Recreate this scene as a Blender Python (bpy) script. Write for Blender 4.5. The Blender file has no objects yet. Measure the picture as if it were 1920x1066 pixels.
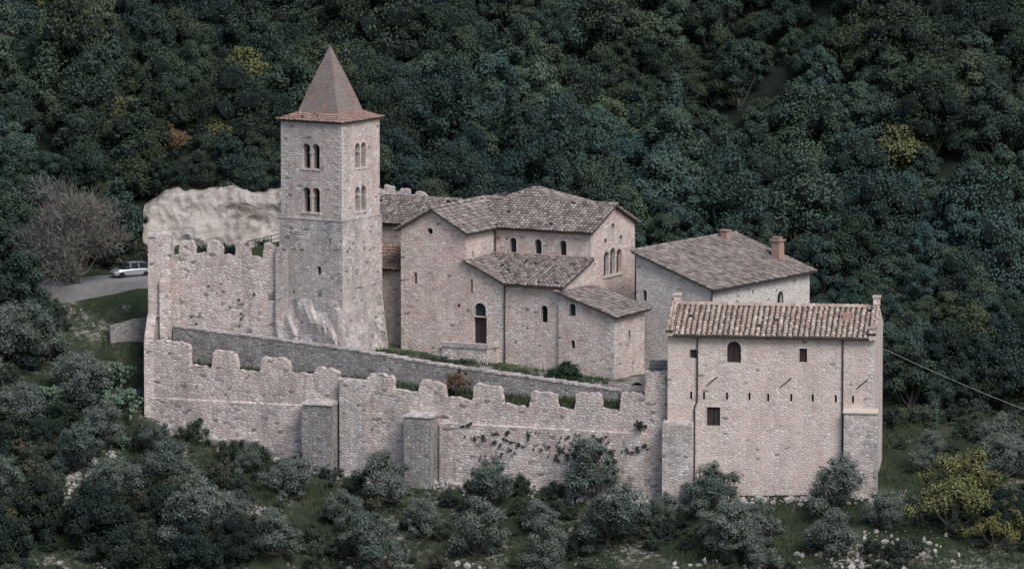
import bpy, math, random
import numpy as np
from mathutils import Vector, noise
from mathutils.geometry import tessellate_polygon
random.seed(7)
scene=bpy.context.scene
COL=scene.collection

# ------------------------------------------------------------------ helpers
def empty(name):
    o=bpy.data.objects.new(name,None); COL.objects.link(o); o.empty_display_size=0.5
    return o

def auto_uv(me):
    uvl=me.uv_layers.new(name="UVMap")
    vs=me.vertices; lp=me.loops; data=uvl.data
    for p in me.polygons:
        n=p.normal
        if abs(n.z)>0.97:
            for li in p.loop_indices:
                c=vs[lp[li].vertex_index].co; data[li].uv=(c.x,c.y)
        else:
            t=Vector((-n.y,n.x,0)); t.normalize(); b=n.cross(t)
            for li in p.loop_indices:
                c=vs[lp[li].vertex_index].co; data[li].uv=(c.dot(t),c.dot(b))

def mk(name,V,F,mats,parent=None,uv=True,smooth=False,midx=None):
    me=bpy.data.meshes.new(name)
    me.from_pydata([tuple(v) for v in V],[],F)
    if not isinstance(mats,(list,tuple)): mats=[mats]
    for m in mats: me.materials.append(m)
    if midx is not None: me.polygons.foreach_set("material_index",midx)
    if smooth: me.polygons.foreach_set("use_smooth",[True]*len(me.polygons))
    me.update()
    if uv: auto_uv(me)
    o=bpy.data.objects.new(name,me); COL.objects.link(o)
    if parent: o.parent=parent
    return o

class Acc:
    def __init__(s): s.V=[]; s.F=[]
    def add(s,V,F):
        b=len(s.V); s.V.extend(V); s.F.extend([tuple(i+b for i in f) for f in F]); return s
    def mk(s,name,mat,parent=None,**k):
        if s.F: return mk(name,s.V,s.F,mat,parent,**k)

class Fr:
    """local plan frame of a building: x along its front, y towards its back"""
    def __init__(s,ox,oy,deg):
        s.o=(ox,oy); a=math.radians(deg); s.c=math.cos(a); s.s=math.sin(a)
    def p(s,x,y,z):
        return (s.o[0]+s.c*x+s.s*y, s.o[1]-s.s*x+s.c*y, z)
WORLD=Fr(0,0,0)

def box(fr,x0,x1,y0,y1,z0,z1,zb=None,tj=0):
    """zb: optional back top height"""
    zb=z1 if zb is None else zb
    j=lambda:random.uniform(-tj,tj)
    V=[fr.p(x0,y0,z0),fr.p(x1,y0,z0),fr.p(x1,y1,z0),fr.p(x0,y1,z0),
       fr.p(x0+j(),y0+j(),z1+j()),fr.p(x1+j(),y0+j(),z1+j()),fr.p(x1+j(),y1,zb+j()),fr.p(x0+j(),y1,zb+j())]
    F=[(0,3,2,1),(4,5,6,7),(0,1,5,4),(1,2,6,5),(2,3,7,6),(3,0,4,7)]
    return V,F

def rect(a,z,w,h): return [(a-w/2,z),(a+w/2,z),(a+w/2,z+h),(a-w/2,z+h)]
def arch(a,z,w,h,n=8):
    r=w/2; pts=[(a-r,z),(a+r,z)]
    for i in range(n+1):
        t=math.pi*i/n; pts.append((a+r*math.cos(t), z+h-r+r*math.sin(t)))
    return pts
def circ(a,z,r,n=12): return [(a+r*math.cos(2*math.pi*i/n),z+r*math.sin(2*math.pi*i/n)) for i in range(n)]

def planemap(fr,plane,c):
    if plane=='F': return lambda a,z,d: fr.p(a,c+d,z)
    if plane=='B': return lambda a,z,d: fr.p(a,c-d,z)
    if plane=='R': return lambda a,z,d: fr.p(c-d,a,z)
    if plane=='L': return lambda a,z,d: fr.p(c+d,a,z)

def panel(acc,fr,plane,c,outline,holes=(),depth=0.45,fills=None,trim=None):
    m=planemap(fr,plane,c)
    loops=[outline]+[h[0] for h in holes]
    flat=[p for l in loops for p in l]
    tris=tessellate_polygon([[Vector((p[0],p[1],0)) for p in l] for l in loops])
    V=[m(p[0],p[1],0) for p in flat]
    o=Vector(m(flat[0][0],flat[0][1],-1))-Vector(V[0])
    F=[]
    for t in tris:
        a,b,cc=[Vector(V[i]) for i in t]
        n=(b-a).cross(cc-a)
        if n.length<1e-7: continue
        F.append(tuple(t) if n.dot(o)>0 else (t[0],t[2],t[1]))
    acc.add(V,F)
    for h in holes:
        pts,kind=h[0],h[1]; n=len(pts)
        dd=h[2] if len(h)>2 else depth
        V=[m(p[0],p[1],0) for p in pts]+[m(p[0],p[1],dd) for p in pts]
        acc.add(V,[(i,(i+1)%n,n+(i+1)%n,n+i) for i in range(n)])
        if fills is not None:
            fills.setdefault(kind,Acc()).add([m(p[0],p[1],dd-0.01) for p in pts],[tuple(range(n))])
            if trim is not None and len(h)>3 and h[3]:
                w=h[3]
                cx=sum(p[0] for p in pts)/n; cz=sum(p[1] for p in pts)/n
                zmin=min(p[1] for p in pts)
                out=[]
                for p in pts:
                    dx,dz=p[0]-cx,p[1]-cz; L=math.hypot(dx,dz)
                    out.append((p[0]+dx/L*w, p[1]+dz/L*w if p[1]>zmin+1e-4 else p[1]))
                Vt=[m(p[0],p[1],-.035) for p in pts]+[m(p[0],p[1],-.035) for p in out]+[m(p[0],p[1],.02) for p in out]+[m(p[0],p[1],.1) for p in pts]
                Ft=[]
                for i in range(n):
                    j=(i+1)%n
                    if pts[i][1]<=zmin+1e-4 and pts[j][1]<=zmin+1e-4: continue
                    Ft+= [(i,j,n+j,n+i),(n+i,n+j,2*n+j,2*n+i),(i,j,3*n+j,3*n+i)]
                trim.add(Vt,Ft)

def rough(poly,step=.45,j=.07):
    out=[]
    for (a,b) in zip(poly[:-1],poly[1:]):
        L=math.hypot(b[0]-a[0],b[1]-a[1]); n=max(1,int(L/step))
        for i in range(n):
            t=i/n
            out.append((a[0]+(b[0]-a[0])*t+random.uniform(-j,j)*.6, a[1]+(b[1]-a[1])*t+random.uniform(-j,j)))
    out.append(poly[-1]); return out

def solidwall(acc,fr,y0,thick,top,zbot,step=.45,j=.07):
    x0,x1=top[0][0],top[-1][0]
    o=rough(top,step,j)
    out=[(x0,zbot)]+o+[(x1,zbot)]
    panel(acc,fr,'F',y0,out); panel(acc,fr,'B',y0+thick,out)
    n=len(out)
    V=[fr.p(p[0],y0,p[1]) for p in out]+[fr.p(p[0],y0+thick,p[1]) for p in out]
    acc.add(V,[(i,i+1,n+i+1,n+i) for i in range(n-1)])

def inpoly(x,y,P):
    c=False; n=len(P); j=n-1
    for i in range(n):
        if (P[i][1]>y)!=(P[j][1]>y) and x<(P[j][0]-P[i][0])*(y-P[i][1])/(P[j][1]-P[i][1])+P[i][0]: c=not c
        j=i
    return c

def tile_roof(slab,tiles,pts,colw=.4,rowl=.48,thick=.16,r_scale=.5):
    P=[Vector(p) for p in pts]
    n=Vector((0,0,0))
    for i in range(len(P)): n+=P[i].cross(P[(i+1)%len(P)])
    n.normalize()
    if n.z<0: n=-n; P=P[::-1]
    d=Vector((0,0,-1)); d=(d-n*d.dot(n)).normalized(); a=d.cross(n).normalized()
    o=P[0]; L=[((p-o).dot(a),(p-o).dot(d)) for p in P]
    m=len(P)
    V=[tuple(p) for p in P]+[tuple(p-Vector((0,0,thick))) for p in P]
    slab.add(V,[tuple(range(m)),tuple(range(2*m-1,m-1,-1))]+[(i,m+i,m+(i+1)%m,(i+1)%m) for i in range(m)])
    a0=min(l[0] for l in L); a1=max(l[0] for l in L); d0=min(l[1] for l in L); d1=max(l[1] for l in L)
    nc=max(1,round((a1-a0)/colw)); colw=(a1-a0)/nc
    nr=int((d1-d0)/rowl)+2
    for ci in range(nc):
        ac=a0+(ci+.5)*colw
        wob=random.uniform(-.04,.04)
        for ri in range(nr):
            dc=d1-(ri+.5)*rowl+.03*random.uniform(-1,1)+.07+wob
            if not inpoly(ac,dc,L): continue
            if random.random()<.012: continue
            aj=ac+random.uniform(-.04,.04); sk=random.uniform(-.035,.035); lift=random.uniform(0,.03)
            V=[]
            for e,(dd,hh,rr) in enumerate(((dc-rowl*.52,.0,.86),(dc+rowl*.6,.05+lift,1.08))):
                r=colw*r_scale*rr
                for k in range(5):
                    t=math.pi*k/4
                    q=o+a*(aj+(sk if e else -sk)-r*math.cos(t))+d*dd+n*(hh+.01+r*.75*math.sin(t)+random.uniform(0,.008))
                    V.append(tuple(q))
            tiles.add(V,[(k,k+1,6+k,5+k) for k in range(4)]+[(5,6,7,8,9)])
def ridge(tiles,p,q,r=.2):
    p=Vector(p); q=Vector(q); d=(q-p); L=d.length; d.normalize(); s=d.cross(Vector((0,0,1))).normalized(); u=s.cross(d)
    n=max(1,int(L/.45))
    for i in range(n):
        V=[]; w=random.uniform(-.03,.03)
        for e,(t,rr,h) in enumerate(((i*L/n-.03,.9,0),((i+1)*L/n+.04,1.1,.03))):
            for k in range(5):
                a=math.pi*k/4; c=p+d*t+s*(w-r*rr*math.cos(a))+u*(h-.03+r*rr*math.sin(a)+random.uniform(0,.015)); V.append(tuple(c))
        tiles.add(V,[(k,k+1,6+k,5+k) for k in range(4)]+[(5,6,7,8,9),(4,3,2,1,0)])

def tube(acc,pts,r,n=6,r2=None):
    pts=[Vector(p) for p in pts]; V=[]; F=[]
    for i,p in enumerate(pts):
        d=(pts[min(i+1,len(pts)-1)]-pts[max(i-1,0)]).normalized()
        s=d.cross(Vector((.3,.2,1)) if abs(d.z)<.9 else Vector((1,0,0))).normalized(); u=s.cross(d)
        rr=r if r2 is None else r+(r2-r)*i/(len(pts)-1)
        for k in range(n):
            a=2*math.pi*k/n; V.append(tuple(p+s*rr*math.cos(a)+u*rr*math.sin(a)))
    for i in range(len(pts)-1):
        for k in range(n): F.append((i*n+k,i*n+(k+1)%n,(i+1)*n+(k+1)%n,(i+1)*n+k))
    F.append(tuple(range(n))[::-1]); F.append(tuple((len(pts)-1)*n+k for k in range(n)))
    acc.add(V,F)

# ------------------------------------------------------------------ materials
class NT:
    def __init__(s,name):
        s.m=bpy.data.materials.new(name); s.m.use_nodes=True; s.t=s.m.node_tree; s.n=s.t.nodes; s.b=s.n["Principled BSDF"]
        s.b.inputs["Specular IOR Level"].default_value=.15
    def new(s,ty,**k):
        x=s.n.new(ty)
        for a,b in k.items(): setattr(x,a,b)
        return x
    def l(s,a,b): s.t.links.new(a,b)
    def ramp(s,fac,stops):
        r=s.new("ShaderNodeValToRGB"); e=r.color_ramp.elements
        while len(e)<len(stops): e.new(.5)
        for i,(p,c) in enumerate(stops): e[i].position=p; e[i].color=(*c,1)
        s.l(fac,r.inputs[0]); return r.outputs[0]
    def mix(s,f,a,b,mode='MIX'):
        m=s.new("ShaderNodeMix",data_type='RGBA',blend_type=mode)
        for inp,v in ((m.inputs[0],f),(m.inputs[6],a),(m.inputs[7],b)):
            if hasattr(v,'links') or hasattr(v,'is_linked'): s.l(v,inp)
            elif isinstance(v,(int,float)): inp.default_value=v
            else: inp.default_value=(*v,1)
        return m.outputs[2]
    def noise(s,vec,scale,detail=4,rough=.6):
        n=s.new("ShaderNodeTexNoise"); n.inputs["Scale"].default_value=scale; n.inputs["Detail"].default_value=detail; n.inputs["Roughness"].default_value=rough
        if vec: s.l(vec,n.inputs["Vector"])
        return n.outputs["Fac"]

def stone(name,cols,mortar,grime=(.13,.122,.12),gamt=.5,sx=2.2,sy=4.4,gz=.25,warm=None,wamt=0.,pit_shade=.02,pale=.4):
    t=NT(name)
    uv=t.new("ShaderNodeUVMap"); tc=t.new("ShaderNodeTexCoord"); obj=tc.outputs["Object"]
    mp=t.new("ShaderNodeMapping"); mp.inputs["Scale"].default_value=(sx,sy,1); t.l(uv.outputs[0],mp.inputs[0])
    nz=t.new("ShaderNodeTexNoise"); nz.inputs["Scale"].default_value=.8; nz.inputs["Detail"].default_value=1; t.l(mp.outputs[0],nz.inputs["Vector"])
    ad=t.new("ShaderNodeVectorMath",operation='MULTIPLY_ADD'); t.l(nz.outputs["Color"],ad.inputs[0]); ad.inputs[1].default_value=(.6,.6,0); t.l(mp.outputs[0],ad.inputs[2])
    v=t.new("ShaderNodeTexVoronoi",voronoi_dimensions='2D'); v.inputs["Scale"].default_value=1; v.inputs["Randomness"].default_value=.9; t.l(ad.outputs[0],v.inputs["Vector"])
    e=t.new("ShaderNodeTexVoronoi",voronoi_dimensions='2D',feature='DISTANCE_TO_EDGE'); e.inputs["Scale"].default_value=1; e.inputs["Randomness"].default_value=.9; t.l(ad.outputs[0],e.inputs["Vector"])
    sp=t.new("ShaderNodeSeparateColor"); t.l(v.outputs["Color"],sp.inputs[0])
    n=len(cols)
    c=t.ramp(sp.outputs[0],[((i+.0)/(n-1),col) for i,col in enumerate(cols)])
    me=t.ramp(e.outputs["Distance"],[(.0,(1,1,1)),(.14,(0,0,0))])
    c=t.mix(me,c,mortar)
    fr=t.ramp(t.noise(obj,6,5,.75),[(.3,(.70,.70,.70)),(.7,(1.22,1.22,1.22))])
    c=t.mix(1,c,fr,'MULTIPLY')
    if warm:
        w=t.ramp(t.noise(obj,.4,4,.6),[(.44,(0,0,0)),(.62,(wamt,)*3)]); c=t.mix(w,c,warm,'MIX')
    pl=t.ramp(t.noise(obj,.8,5,.65),[(.5,(0,0,0)),(.68,(pale,)*3)]); c=t.mix(pl,c,(.66,.61,.58))
    ms=t.new("ShaderNodeMapping"); ms.inputs["Scale"].default_value=(1,1,.3); t.l(obj,ms.inputs[0])
    gr=t.ramp(t.noise(ms.outputs[0],gz*2.6,7,.74),[(.46,(0,0,0)),(.68,(gamt,)*3)])
    c=t.mix(gr,c,grime)
    sp2=t.ramp(t.noise(obj,2.2,5,.85),[(.57,(0,0,0)),(.66,(gamt,)*3)]); c=t.mix(sp2,c,grime)
    shade_mask=t.ramp(sp.outputs[1],[(1-pit_shade-.01,(0,0,0)),(1-pit_shade,(.7,)*3)]); c=t.mix(shade_mask,c,(.10,.09,.088))  # random cells darkened: shade of pits and gaps painted, no real holes
    t.l(c,t.b.inputs["Base Color"]); t.b.inputs["Roughness"].default_value=.92
    bm=t.new("ShaderNodeBump"); bm.inputs["Strength"].default_value=.55; bm.inputs["Distance"].default_value=.07
    mm=t.new("ShaderNodeMath",operation='MULTIPLY_ADD'); hh=t.ramp(e.outputs["Distance"],[(.0,(0,0,0)),(.25,(1,1,1))]); t.l(hh,mm.inputs[0]); mm.inputs[1].default_value=.7; t.l(t.noise(obj,4,5,.75),mm.inputs[2])
    t.l(mm.outputs[0],bm.inputs["Height"]); t.l(bm.outputs[0],t.b.inputs["Normal"])
    return t.m

PINK=[(.42,.285,.25),(.60,.495,.455),(.50,.385,.35),(.71,.65,.61),(.47,.41,.385),(.65,.54,.50)]
GREY=[(.29,.26,.25),(.53,.475,.45),(.37,.34,.325),(.67,.625,.60),(.43,.395,.38),(.57,.485,.455)]
M_church=stone("pink_rubble_stone",PINK,(.46,.395,.365),gamt=.30,warm=(.55,.405,.36),wamt=.5,pit_shade=.008)
M_tower=stone("tower_stone",PINK[:3]+GREY[1:],(.44,.395,.375),gamt=.38,warm=(.57,.43,.385),wamt=.35,pit_shade=.015)
M_towlow=stone("tower_base_stone",GREY,(.34,.31,.30),grime=(.17,.16,.157),gamt=.6,warm=(.50,.38,.345),wamt=.35,pit_shade=.02,pale=.25)
M_curtain=stone("curtain_wall_stone",[GREY[0],PINK[1],GREY[3],PINK[2],GREY[1],(.71,.66,.63)],(.37,.32,.30),grime=(.16,.15,.145),gamt=.62,warm=(.51,.39,.355),wamt=.45,sx=1.9,sy=3.6,pit_shade=.025)
M_inner=stone("grey_parapet_stone",[(.19,.175,.17),(.31,.29,.28),(.24,.225,.215),(.40,.375,.36),(.28,.26,.25)],(.19,.175,.17),grime=(.12,.115,.115),gamt=.55,pit_shade=.03,pale=.12)  # grey stone, darkened further to paint in shade on the inner wall
M_house=stone("house_stone",[(.47,.36,.32),(.63,.54,.50),(.55,.435,.395),(.70,.64,.60),(.53,.465,.435),(.64,.56,.52)],(.52,.455,.42),gamt=.22,warm=(.59,.44,.395),wamt=.5,sx=2.3,sy=4.8,pit_shade=.006)
M_white=stone("pale_wall_stone",[(.58,.54,.51),(.46,.42,.39),(.66,.62,.59),(.51,.47,.44)],(.55,.51,.48),gamt=.25,pit_shade=.005)
M_butt=stone("dark_buttress_stone",[(.16,.15,.145),(.27,.25,.24),(.20,.188,.182),(.35,.33,.315)],(.18,.168,.16),gamt=.45,pale=.1)
M_trim=stone("dressed_stone",[(.60,.54,.51),(.51,.46,.43),(.66,.61,.58)],(.48,.43,.40),gamt=.2,sx=3,sy=3,pit_shade=0.001)

def tilemat(name,cols,lich=(.22,.21,.2),lamt=.6):
    t=NT(name); g=t.new("ShaderNodeNewGeometry"); tc=t.new("ShaderNodeTexCoord")
    n=len(cols); c=t.ramp(g.outputs["Random Per Island"],[(i/(n-1),col) for i,col in enumerate(cols)])
    l=t.ramp(t.noise(tc.outputs["Object"],1.1,6,.7),[(.42,(0,0,0)),(.62,(lamt,)*3)])
    c=t.mix(l,c,lich)
    f=t.ramp(t.noise(tc.outputs["Object"],11,3,.7),[(.3,(.6,.6,.6)),(.7,(1.2,1.2,1.2))]); c=t.mix(1,c,f,'MULTIPLY')
    t.l(c,t.b.inputs["Base Color"]); t.b.inputs["Roughness"].default_value=.9
    return t.m
M_tile=tilemat("weathered_roof_tile",[(.16,.132,.12),(.31,.25,.225),(.10,.09,.083),(.25,.205,.185),(.41,.35,.32),(.19,.158,.145)],lich=(.20,.192,.185),lamt=.5)
M_tileh=tilemat("ochre_roof_tile",[(.36,.25,.21),(.48,.39,.33),(.25,.18,.155),(.58,.50,.44),(.40,.27,.22),(.32,.27,.24)],lich=(.44,.41,.35),lamt=.35)
M_tiler=tilemat("red_roof_tile",[(.34,.19,.145),(.27,.165,.14),(.40,.27,.21),(.2,.14,.125)],lamt=.45)

def plain(name,col,rough=.8,metal=0,var=.25,scale=3):
    t=NT(name); tc=t.new("ShaderNodeTexCoord")
    f=t.ramp(t.noise(tc.outputs["Object"],scale,5,.65),[(.3,(1-var,)*3),(.7,(1+var,)*3)])
    c=t.mix(1,col,f,'MULTIPLY'); t.l(c,t.b.inputs["Base Color"]); t.b.inputs["Roughness"].default_value=rough; t.b.inputs["Metallic"].default_value=metal
    return t.m
M_dark=plain("dark_interior",(.012,.012,.014),.9)
M_wood=plain("brown_door_wood",(.045,.030,.032),.6,scale=8)
M_glass=plain("window_glass",(.03,.04,.05),.25)
M_slab=plain("roof_timber",(.06,.05,.045),.9)
M_pipe=plain("gutter_metal",(.06,.048,.048),.5,.3)
M_iron=plain("iron",(.04,.035,.035),.6,.5)
M_bark=plain("bark",(.10,.09,.08),.95,scale=6)
M_brick=plain("terracotta_brick",(.33,.21,.175),.9,var=.4,scale=10)

t=NT("spire_brick"); uv=t.new("ShaderNodeUVMap"); tc=t.new("ShaderNodeTexCoord")
br=t.new("ShaderNodeTexBrick"); br.inputs["Scale"].default_value=1; br.inputs["Brick Width"].default_value=.38; br.inputs["Row Height"].default_value=.16; br.inputs["Mortar Size"].default_value=.02
br.inputs["Color1"].default_value=(.28,.20,.175,1); br.inputs["Color2"].default_value=(.18,.15,.137,1); br.inputs["Mortar"].default_value=(.12,.1,.09,1); t.l(uv.outputs[0],br.inputs["Vector"])
l=t.ramp(t.noise(tc.outputs["Object"],.7,6,.7),[(.4,(0,0,0)),(.62,(.8,)*3)]); c=t.mix(l,br.outputs["Color"],(.225,.21,.20))
l=t.ramp(t.noise(tc.outputs["Object"],1.1,6,.8),[(.54,(0,0,0)),(.66,(.7,)*3)]); c=t.mix(l,c,(.38,.20,.13))
t.l(c,t.b.inputs["Base Color"]); t.b.inputs["Roughness"].default_value=.9
bm=t.new("ShaderNodeBump"); bm.inputs["Distance"].default_value=.05; t.l(br.outputs["Fac"],bm.inputs["Height"]); bm.invert=True; t.l(bm.outputs[0],t.b.inputs["Normal"])
M_spire=t.m

def leafmat(name,cols,var=.3,objcol=False):
    t=NT(name); g=t.new("ShaderNodeNewGeometry"); oi=t.new("ShaderNodeObjectInfo")
    n=len(cols); c=t.ramp(oi.outputs["Random"],[(i/(n-1),col) for i,col in enumerate(cols)])
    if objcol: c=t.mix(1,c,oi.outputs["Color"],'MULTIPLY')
    f=t.ramp(g.outputs["Random Per Island"],[(0,(1-var,)*3),(1,(1+var,)*3)])
    c=t.mix(1,c,f,'MULTIPLY'); t.l(c,t.b.inputs["Base Color"]); t.b.inputs["Roughness"].default_value=.8
    t.b.inputs["Specular IOR Level"].default_value=.12
    return t.m
M_leaf=leafmat("holm_oak_leaves",[(.038,.064,.050),(.052,.078,.060),(.042,.070,.057),(.064,.084,.054),(.034,.058,.048),(.054,.082,.068)],.28,True)
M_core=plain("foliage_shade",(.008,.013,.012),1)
M_olive=leafmat("olive_leaves",[(.105,.13,.11),(.13,.152,.132),(.085,.112,.095)],.4)
M_yel=leafmat("yellow_green_leaves",[(.17,.165,.065),(.13,.14,.06)],.4)
M_autumn=leafmat("autumn_leaves",[(.19,.125,.07),(.14,.09,.055)],.4)
M_twig=leafmat("bare_twigs",[(.14,.135,.12),(.15,.14,.125)],.35)
M_scrub=leafmat("scrub_leaves",[(.032,.046,.034),(.055,.068,.045),(.027,.042,.034),(.085,.10,.08),(.04,.058,.04),(.09,.085,.062)],.4)
M_grassb=leafmat("grass_blades",[(.050,.068,.035),(.050,.068,.035)],.6)
M_cact=plain("cactus_pad",(.09,.135,.095),.6,var=.35,scale=5)

t=NT("hillside_ground"); tc=t.new("ShaderNodeTexCoord"); ob=tc.outputs["Object"]
c=t.ramp(t.noise(ob,.35,8,.7),[(.3,(.018,.026,.017)),(.48,(.030,.042,.024)),(.58,(.046,.056,.031)),(.7,(.075,.070,.053))])
r=t.ramp(t.noise(ob,.13,5,.6),[(.52,(0,0,0)),(.60,(1,1,1))]); r2=t.ramp(t.noise(ob,1.8,6,.8),[(.49,(0,0,0)),(.58,(1,1,1))]); rr=t.mix(1,r,r2,'MULTIPLY')
c=t.mix(rr,c,(.25,.235,.22)); t.l(c,t.b.inputs["Base Color"]); t.b.inputs["Roughness"].default_value=1
bm=t.new("ShaderNodeBump"); bm.inputs["Distance"].default_value=.4; t.l(t.noise(ob,1.5,8,.7),bm.inputs["Height"]); t.l(bm.outputs[0],t.b.inputs["Normal"])
M_ground=t.m
M_floor=plain("forest_floor",(.014,.019,.014),1,var=.5,scale=.8)
t=NT("courtyard_ground"); tc=t.new("ShaderNodeTexCoord"); ob=tc.outputs["Object"]
c=t.ramp(t.noise(ob,.45,4,.6),[(.40,(.045,.07,.03)),(.5,(.08,.09,.05)),(.56,(.17,.155,.15)),(.7,(.22,.20,.19))]); t.l(c,t.b.inputs["Base Color"]); t.b.inputs["Roughness"].default_value=1
M_court=t.m
M_garden=plain("garden_grass",(.06,.085,.035),1,var=.5,scale=2.5)
M_path=plain("gravel_path",(.22,.205,.20),1,var=.25,scale=4)
M_road=plain("asphalt_road",(.20,.195,.20),.95,var=.15,scale=2)
M_stone1=plain("scree_stone",(.31,.29,.275),.95,var=.4,scale=1.2)
t=NT("limestone_cliff"); tc=t.new("ShaderNodeTexCoord"); ob=tc.outputs["Object"]
c=t.ramp(t.noise(ob,.45,9,.75),[(.30,(.17,.145,.13)),(.43,(.40,.35,.31)),(.55,(.58,.54,.50)),(.68,(.45,.36,.29)),(.8,(.3,.2,.14))]); t.l(c,t.b.inputs["Base Color"])
bm=t.new("ShaderNodeBump"); bm.inputs["Distance"].default_value=.4; t.l(t.noise(ob,1.6,8,.75),bm.inputs["Height"]); t.l(bm.outputs[0],t.b.inputs["Normal"]); M_cliff=t.m

# ------------------------------------------------------------------ terrain
TX=[-80,-50,-37,-25,-16,0,14,33,50,80]
TY=[-260,-60,-20,-6,0,7,13,20,27,36.5,40.5,45]
TZ=[[-110,-50,-27,-21,-18,-15,-12,-8,-4,-1,2,6],
[-110,-50,-28,-22,-19.5,-16,-13,-8,-3.6,-2.8,1,5],
[-110,-50,-29,-22.5,-20,-17,-14.2,-9,-3.6,-2.8,1.5,5],
[-110,-50,-29,-22.8,-20.2,-17.3,-15.5,-14,-4,-2.8,1.5,5],
[-110,-50,-30,-23,-20.8,-18.6,-18,-16,-7,-3,0,3],
[-110,-50,-28,-21.5,-19,-18.7,-18,-16,-12,-6,-3,0],
[-110,-50,-25.5,-19.9,-18.9,-18,-17,-16,-13,-8,-6,-3],
[-110,-50,-24,-17.7,-17,-15.5,-14.5,-13,-10,-6,-5,-3],
[-110,-50,-23,-17.5,-16,-15,-14,-13,-11,-9,-8,-6],
[-112,-52,-24,-19,-17,-16,-15,-14,-13,-11,-10,-9]]
TZ=np.array(TZ)
CX=[-80,-40,-24,2,19,26,36,48,80]; CY=[130,100,85,75,60,56,54,54,54]; CZ=[50,30,14.5,10,2.5,-.5,2,-4,-8]
def height(x,y):
    cols=[np.interp(min(y,45),TY,TZ[i]) for i in range(len(TX))]
    h=float(np.interp(x,TX,cols))
    if y>45:
        yc=np.interp(x,CX,CY); zc=np.interp(x,CX,CZ)
        if y<yc: near=h+(zc-h)*(y-45)/(yc-45)
        else: near=zc-.75*(y-yc)
        far=-24+.68*(y-70)+4.5*math.sin(x*.11+y*.035-1.2)+2*math.sin(x*.05+y*.09)
        if y>190: far-= .5*(y-190)
        h=max(near,far)
        h+=min(1,(y-45)/10)*2.2*noise.noise(Vector((x*.06,y*.06,6)))
    nz=noise.noise(Vector((x*.12,y*.12,0)))*.8+noise.noise(Vector((x*.5,y*.5,3)))*.25
    damp=1.3 if (y<-8 or y>45) else .35
    return h+nz*damp
def grid(xs,ys,f):
    V=[(x,y,f(x,y)) for y in ys for x in xs]; nx=len(xs)
    F=[(j*nx+i,j*nx+i+1,(j+1)*nx+i+1,(j+1)*nx+i) for j in range(len(ys)-1) for i in range(nx-1)]
    return V,F
xs=sorted(set([-400,-300,-200,-150,-110]+list(np.arange(-90,91,1.25))+[110,150,200,300,400]))
ys=sorted(set([-600,-450,-350]+list(range(-300,-40,15))+list(np.arange(-40,60,1.0))+list(np.arange(60,200,3))+[220,260,320,400,600]))
V,F=grid(xs,ys,height)
mi=[1 if (V[f[0]][1]>39 or (V[f[0]][0]>37 and V[f[0]][1]>15)) else 0 for f in F]
mk("hillside_terrain",V,F,[M_ground,M_floor],smooth=True,uv=False,midx=mi)

# ------------------------------------------------------------------ road
road=[(-80,17),(-62,22),(-52,26.0),(-44,28.3),(-36,30.5),(-28,31.5),(-20,31.5),(-12,33)]
def samp(pl,n):
    out=[]
    for a,b in zip(pl[:-1],pl[1:]):
        for i in range(n): out.append((a[0]+(b[0]-a[0])*i/n,a[1]+(b[1]-a[1])*i/n))
    out.append(pl[-1]); return out
rp=samp(road,6); V=[];F=[]
for i,(x,y) in enumerate(rp):
    a=rp[max(0,i-1)]; b=rp[min(len(rp)-1,i+1)]; dx,dy=b[0]-a[0],b[1]-a[1]; L=math.hypot(dx,dy); nx,ny=-dy/L,dx/L
    zc=max(height(x+nx*k,y+ny*k) for k in (-3,-2,-1,0,1,2,3))+.04
    for k in (-3.2,-1.6,0,1.6,3.0): V.append((x+nx*k,y+ny*k,zc))
n=5
for i in range(len(rp)-1):
    for k in range(4): F.append((i*n+k,i*n+k+1,(i+1)*n+k+1,(i+1)*n+k))
b=len(V)
for i in range(len(rp)): V.append((V[i*n][0],V[i*n][1],V[i*n][2]-2)); 
for i in range(len(rp)-1): F.append((i*n,(i+1)*n,b+i+1,b+i))
mk("road",V,F,M_road,uv=False)
ROADZ=height(-37.5,30.8)

# cliff
V=[];F=[];nx=120;nz=34
def ridged(v): return 1-2*abs(noise.noise(v))
for j in range(nz+1):
    for i in range(nx+1):
        x=-36.8+20.5*i/nx; tz=j/nz; top=4.7+1.2*noise.noise(Vector((x*.3,0,9)))+.25*noise.noise(Vector((x*1.3,0,3)))-2.2*max(0,(-34.6-x)/2.5)
        z=-3.8+(top+3.8)*tz
        y=37.6+2.4*tz-.5*ridged(Vector((x*.16,z*.12,1)))-.8*noise.noise(Vector((x*.4,z*.4,4)))-.22*ridged(Vector((x*1.0,z*.9,8)))
        if j==nz: y+=3.5; z+=.2
        V.append((x,y,z))
for j in range(nz):
    for i in range(nx): F.append((j*(nx+1)+i,j*(nx+1)+i+1,(j+1)*(nx+1)+i+1,(j+1)*(nx+1)+i))
mk("rock_cliff",V,F,M_cliff,uv=False)

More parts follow.
